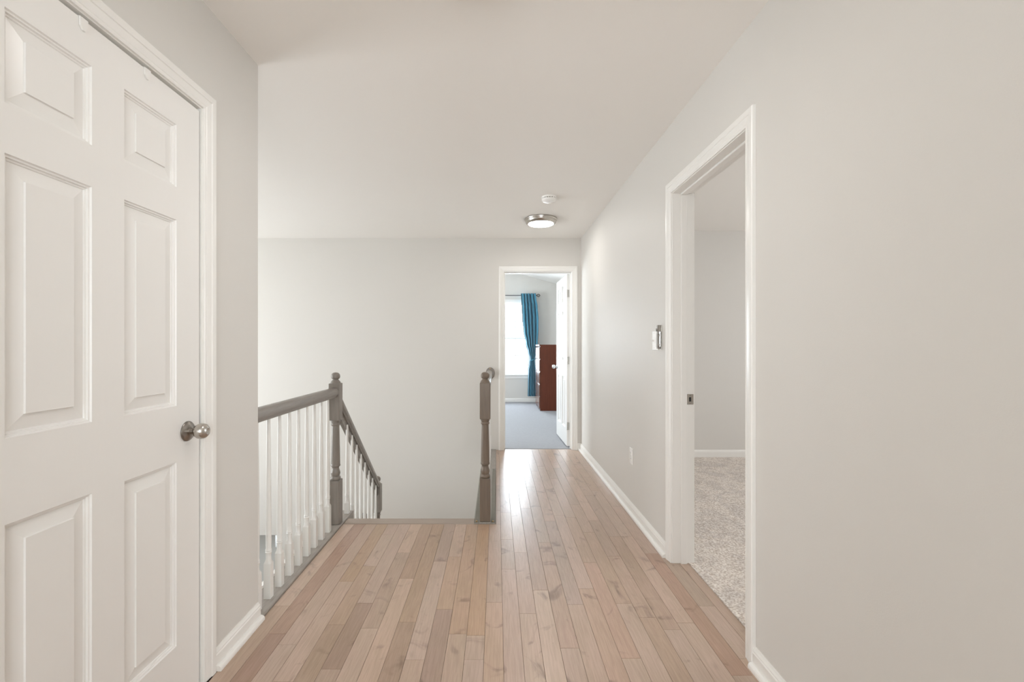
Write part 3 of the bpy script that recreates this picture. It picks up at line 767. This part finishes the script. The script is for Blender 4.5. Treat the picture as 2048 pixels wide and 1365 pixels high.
# ------------------------------------------------------------------ windows
def window(name, label, P, x0, x1, z0, z1, cols, rows, n, trimw=0.075, sashes=True):
    """P: (origin fn) maps (u, depth into wall, z) to world; opening x0..x1, z0..z1"""
    w = tag(empty(name), label, kind='structure')
    def bx(nm, u0, d0, a0, u1, d1, a1, m, par, ch=0.0):
        p, q = P(u0, d0, a0), P(u1, d1, a1)
        lo = [min(a, b) for a, b in zip(p, q)]; hi = [max(a, b) for a, b in zip(p, q)]
        return boxo(nm, (*lo, *hi), m, par, ch)
    t = 0.02
    bx('frame_side', x0, 0, z0, x0 + t, 0.12, z1, M_TRIM, w); bx('frame_side', x1 - t, 0, z0, x1, 0.12, z1, M_TRIM, w)
    bx('frame_head', x0 + t, 0, z1 - t, x1 - t, 0.12, z1, M_TRIM, w); bx('frame_sill', x0 + t, 0, z0, x1 - t, 0.12, z0 + t, M_TRIM, w)
    cw = trimw
    bx('casing_side', x0 - cw, -0.018, z0, x0, -0.0002, z1 + cw, M_TRIM, w, 0.003); bx('casing_side', x1, -0.018, z0, x1 + cw, -0.0002, z1 + cw, M_TRIM, w, 0.003)
    bx('casing_head', x0, -0.018, z1, x1, -0.0002, z1 + cw, M_TRIM, w, 0.003)
    bx('stool', x0 - cw - 0.02, -0.045, z0 - 0.022, x1 + cw + 0.02, -0.0002, z0, M_TRIM, w, 0.004)
    bx('apron', x0 - cw, -0.016, z0 - 0.085, x1 + cw, -0.0002, z0 - 0.022, M_TRIM, w, 0.003)
    zm = (z0 + z1) / 2
    for k_, (a0, a1, d) in enumerate(((zm - 0.017, z1 - t, 0.075), (z0 + t, zm + 0.017, 0.040))):
        s = empty('upper_sash' if k_ == 0 else 'lower_sash'); s.parent = w
        u0, u1 = x0 + t, x1 - t; fr = 0.036
        bx('stile', u0, d, a0, u0 + fr, d + 0.030, a1, M_TRIM, s); bx('stile', u1 - fr, d, a0, u1, d + 0.030, a1, M_TRIM, s)
        bx('rail', u0 + fr, d, a0, u1 - fr, d + 0.030, a0 + fr, M_TRIM, s); bx('rail', u0 + fr, d, a1 - fr, u1 - fr, d + 0.030, a1, M_TRIM, s)
        gx0, gx1, gz0, gz1 = u0 + fr, u1 - fr, a0 + fr, a1 - fr
        mw = 0.018
        for c_ in range(1, cols):
            xx = gx0 + (gx1 - gx0) * c_ / cols
            bx('muntin', xx - mw / 2, d + 0.006, gz0, xx + mw / 2, d + 0.024, gz1, M_TRIM, s)
        for r_ in range(1, rows):
            zz = gz0 + (gz1 - gz0) * r_ / rows
            for c_ in range(cols):
                xa = gx0 + (gx1 - gx0) * c_ / cols + (mw / 2 if c_ else 0); xb_ = gx0 + (gx1 - gx0) * (c_ + 1) / cols - (mw / 2 if c_ < cols - 1 else 0)
                bx('muntin', xa, d + 0.006, zz - mw / 2, xb_, d + 0.024, zz + mw / 2, M_TRIM, s)
        for c_ in range(cols):
            for r_ in range(rows):
                xa, xb_ = gx0 + (gx1 - gx0) * c_ / cols, gx0 + (gx1 - gx0) * (c_ + 1) / cols
                za, zb = gz0 + (gz1 - gz0) * r_ / rows, gz0 + (gz1 - gz0) * (r_ + 1) / rows
                bx('pane', xa + 0.0005, d + 0.013, za + 0.0005, xb_ - 0.0005, d + 0.017, zb - 0.0005, M_GLASS, s)
    return w
window('window_1', 'white double-hung window with muntins, blown bright behind the teal curtain', lambda u, d, z: (u, YB + d, z), WX0, WX1, WZ0, WZ1, 3, 2, 1, 0.06)
window('window_2', 'tall foyer window over the stairwell', lambda u, d, z: (-4.9 - d * 0.95, u, z), 2.3, 4.5, -0.4, 2.2, 4, 3, 1)
window('window_3', 'window of the side bedroom', lambda u, d, z: (4.75 + d * 0.95, u, z), 1.8, 3.4, 0.75, 2.2, 3, 2, 1)
window('window_5', 'side window of the far bedroom', lambda u, d, z: (-2.6 - d * 0.8, u, z), 6.3, 7.7, 0.75, 2.15, 3, 2, 1)
window('added_window_4', 'added window for fill light at the near end of the hall', lambda u, d, z: (u, -1.9 - d * 0.95, z), -0.85, 0.85, 0.65, 2.25, 3, 2, 1)  # unseen window, added to let the fill light in

# ------------------------------------------------------------------ foyer below: a vestibule behind the opening
structure('wall_vestibule', solid([-3.45, -3.4, -2.70, -2.615, -2.50, -2.45], [YW2, YW2 + 0.2, YW2 + 0.3], [LOW, -1.26, -0.93, -0.9],
    lambda i, j, k: (j == 1 and not (i == 2 and k == 1)) or (j == 0 and i in (0, 4)) ), mat('grey vestibule paint', (0.66, 0.665, 0.65, 1), 0.6, noise=(2, 0.02)),
    'grey vestibule wall on the lower level with a bright sidelight')

# ------------------------------------------------------------------ curtain, rod, chest
rod = tag(empty('curtain_rod', (0.2, YB - 0.085, 2.250)), 'thin black curtain rod above the far bedroom window', 'curtain rod')
obj('rod', lathe(B(), [(0.008, -0.65), (0.008, 0.63)], (0, 0, 0), 'X', 14), M_BLACK, rod, 40)
for s in (-1, 1):
    xx = 0.63 * s + (0 if s > 0 else -0.02)
    fi = obj('finial', lathe(B(), [(0.004, 0.0), (0.012, 0.003), (0.012, 0.012), (0.005, 0.018), (0.005, 0.022)], (xx, 0, 0), 'X', 14, s), M_BLACK, rod, 40)
    for q in range(3):
        bm = B()
        R0, rr, n1, n2 = 0.031, 0.0035, 20, 6
        vv = [[bm.verts.new(((R0 + rr * math.cos(2 * PI * j / n2)) * math.cos(2 * PI * i / n1), (R0 + rr * math.cos(2 * PI * j / n2)) * math.sin(2 * PI * i / n1), rr * math.sin(2 * PI * j / n2))) for j in range(n2)] for i in range(n1)]
        for i in range(n1):
            for j in range(n2): bm.faces.new((vv[i][j], vv[(i + 1) % n1][j], vv[(i + 1) % n1][(j + 1) % n2], vv[i][(j + 1) % n2]))
        o = obj('cage_ring', bm, M_BLACK, fi, 60); o.location = (xx + s * 0.050, 0, 0); o.rotation_euler = (PI / 2 + q * PI / 3, 0, 0)
    obj('tip', lathe(B(), [(0.004, 0.078), (0.006, 0.082), (0.003, 0.092), (0.0005, 0.096)], (xx, 0, 0), 'X', 10, s), M_BLACK, fi, 40)
    bk = boxo('bracket', (0.50 * s - 0.005, 0.0, -0.014, 0.50 * s + 0.005, 0.0848, 0.0), M_BLACK, rod)

cu = tag(empty('curtain', (0.65, YB - 0.085, 2.250)), 'teal curtain panel tied back at the right of the far window', 'curtain')
def curtain(parent):
    # (z, left x, right x) read at heights; x world
    key = [(2.285, 0.505, 0.815), (2.20, 0.510, 0.825), (2.0, 0.520, 0.855), (1.75, 0.535, 0.875), (1.50, 0.560, 0.875), (1.25, 0.610, 0.860), (1.05, 0.665, 0.835), (0.94, 0.700, 0.800), (0.90, 0.705, 0.795), (0.84, 0.690, 0.80), (0.70, 0.665, 0.815), (0.40, 0.655, 0.825), (0.14, 0.650, 0.830)]
    def edge(z):
        for a, b_ in zip(key, key[1:]):
            if b_[0] <= z <= a[0]:
                t = (a[0] - z) / (a[0] - b_[0]); t = t * t * (3 - 2 * t); return a[1] + (b_[1] - a[1]) * t, a[2] + (b_[2] - a[2]) * t
        return key[-1][1:]
    nu, nv = 110, 70
    bm = B(); G = []
    for j in range(nv + 1):
        z = 2.285 - (2.285 - 0.14) * j / nv
        l, r = edge(z); w = r - l; row = []
        amp = 0.038 * (0.55 + 0.6 * w / 0.31)
        if abs(z - 0.90) < 0.12: amp *= 0.55 + 0.45 * abs(z - 0.90) / 0.12
        for i in range(nu + 1):
            u = i / nu
            ph = u * 2 * PI * 5.2 + 0.7 * math.sin(z * 1.7) + 0.9 * math.sin(u * 5)
            yy = amp * math.sin(ph) + 0.3 * amp * math.sin(2.3 * ph + 1.3 + z)
            xx = l + w * (u + 0.018 * math.cos(ph))
            if z > 2.23: yy *= 0.75
            row.append(bm.verts.new((xx - 0.65, yy - 0.068, z - 2.250)))
        G.append(row)
    for j in range(nv):
        for i in range(nu): bm.faces.new((G[j][i], G[j][i + 1], G[j + 1][i + 1], G[j + 1][i]))
    o = obj('panel', bm, M_TEAL, parent, 180)
    sol = o.modifiers.new('thickness', 'SOLIDIFY'); sol.thickness = 0.003
    tb = B(); n = 40
    ring = []
    for i in range(n):
        a = 2 * PI * i / n
        ring.append((0.10 + 0.054 * math.cos(a), -0.050 + 0.034 * math.sin(a), -1.352 + 0.022 * math.cos(a)))
    V1 = [[tb.verts.new((p[0] * 1.0 + dx, p[1] + (0.003 if False else 0), p[2] + dz)) for p in ring] for dx, dz in ((0, -0.012), (0, 0.012))]
    for i in range(n): tb.faces.new((V1[0][i], V1[0][(i + 1) % n], V1[1][(i + 1) % n], V1[1][i]))
    t = obj('tieback', tb, M_TEAL, parent, 180); sm = t.modifiers.new('thickness', 'SOLIDIFY'); sm.thickness = 0.004
curtain(cu)

CX, CY0, CY1, CT = 0.790, 8.32, 9.10, 1.212
ch = tag(empty('chest_of_drawers', (CX, CY0, 0.004)), 'tall dark mahogany chest of drawers beside the teal curtain', 'chest of drawers')
DW, DL = 0.465, CY1 - CY0
boxo('side_panel', (0.010, 0, 0, DW, 0.020, CT - 0.026), M_MAHOG, ch, 0.001)
boxo('side_panel', (0.010, DL - 0.020, 0, DW, DL, CT - 0.026), M_MAHOG, ch, 0.001)
boxo('top', (-0.010, -0.001, CT - 0.026, DW, DL + 0.001, CT), M_MAHOG, ch, 0.0015)
boxo('back_panel', (DW - 0.006, 0.020, 0.02, DW, DL - 0.020, CT - 0.026), M_MAHOG, ch)
boxo('plinth', (0.03, 0.020, 0, 0.045, DL - 0.020, 0.06), M_MAHOG, ch)
boxo('inner_case', (0.030, 0.0205, 0.06, 0.034, DL - 0.0205, CT - 0.027), M_DARK, ch)
hh = (CT - 0.026 - 0.055) / 5
def drawer(y0, y1, z0, z1):
    bm = B()
    # front board with a bevelled top grip edge
    sweep(bm, [(0, 0), (0.018, 0), (0.018, z1 - z0), (0.013, z1 - z0), (0.0, z1 - z0 - 0.022)], (-0.010, y0, z0), (-0.010, y1, z0), (1, 0, 0), (0, 0, 1))
    d = obj('drawer', bm, M_MAHOGF, ch)
    boxo('drawer_box', (0.0345, y0 + 0.03, z0 + 0.02, 0.40, y1 - 0.03, z1 - 0.05), M_MAHOG, d)
for i in range(5):
    z0 = 0.050 + i * hh; z1 = z0 + hh - 0.012
    if i < 4: drawer(-0.004, DL + 0.004, z0, z1)
    else: drawer(-0.004, DL / 2 - 0.002, z0, z1); drawer(DL / 2 + 0.002, DL + 0.004, z0, z1)
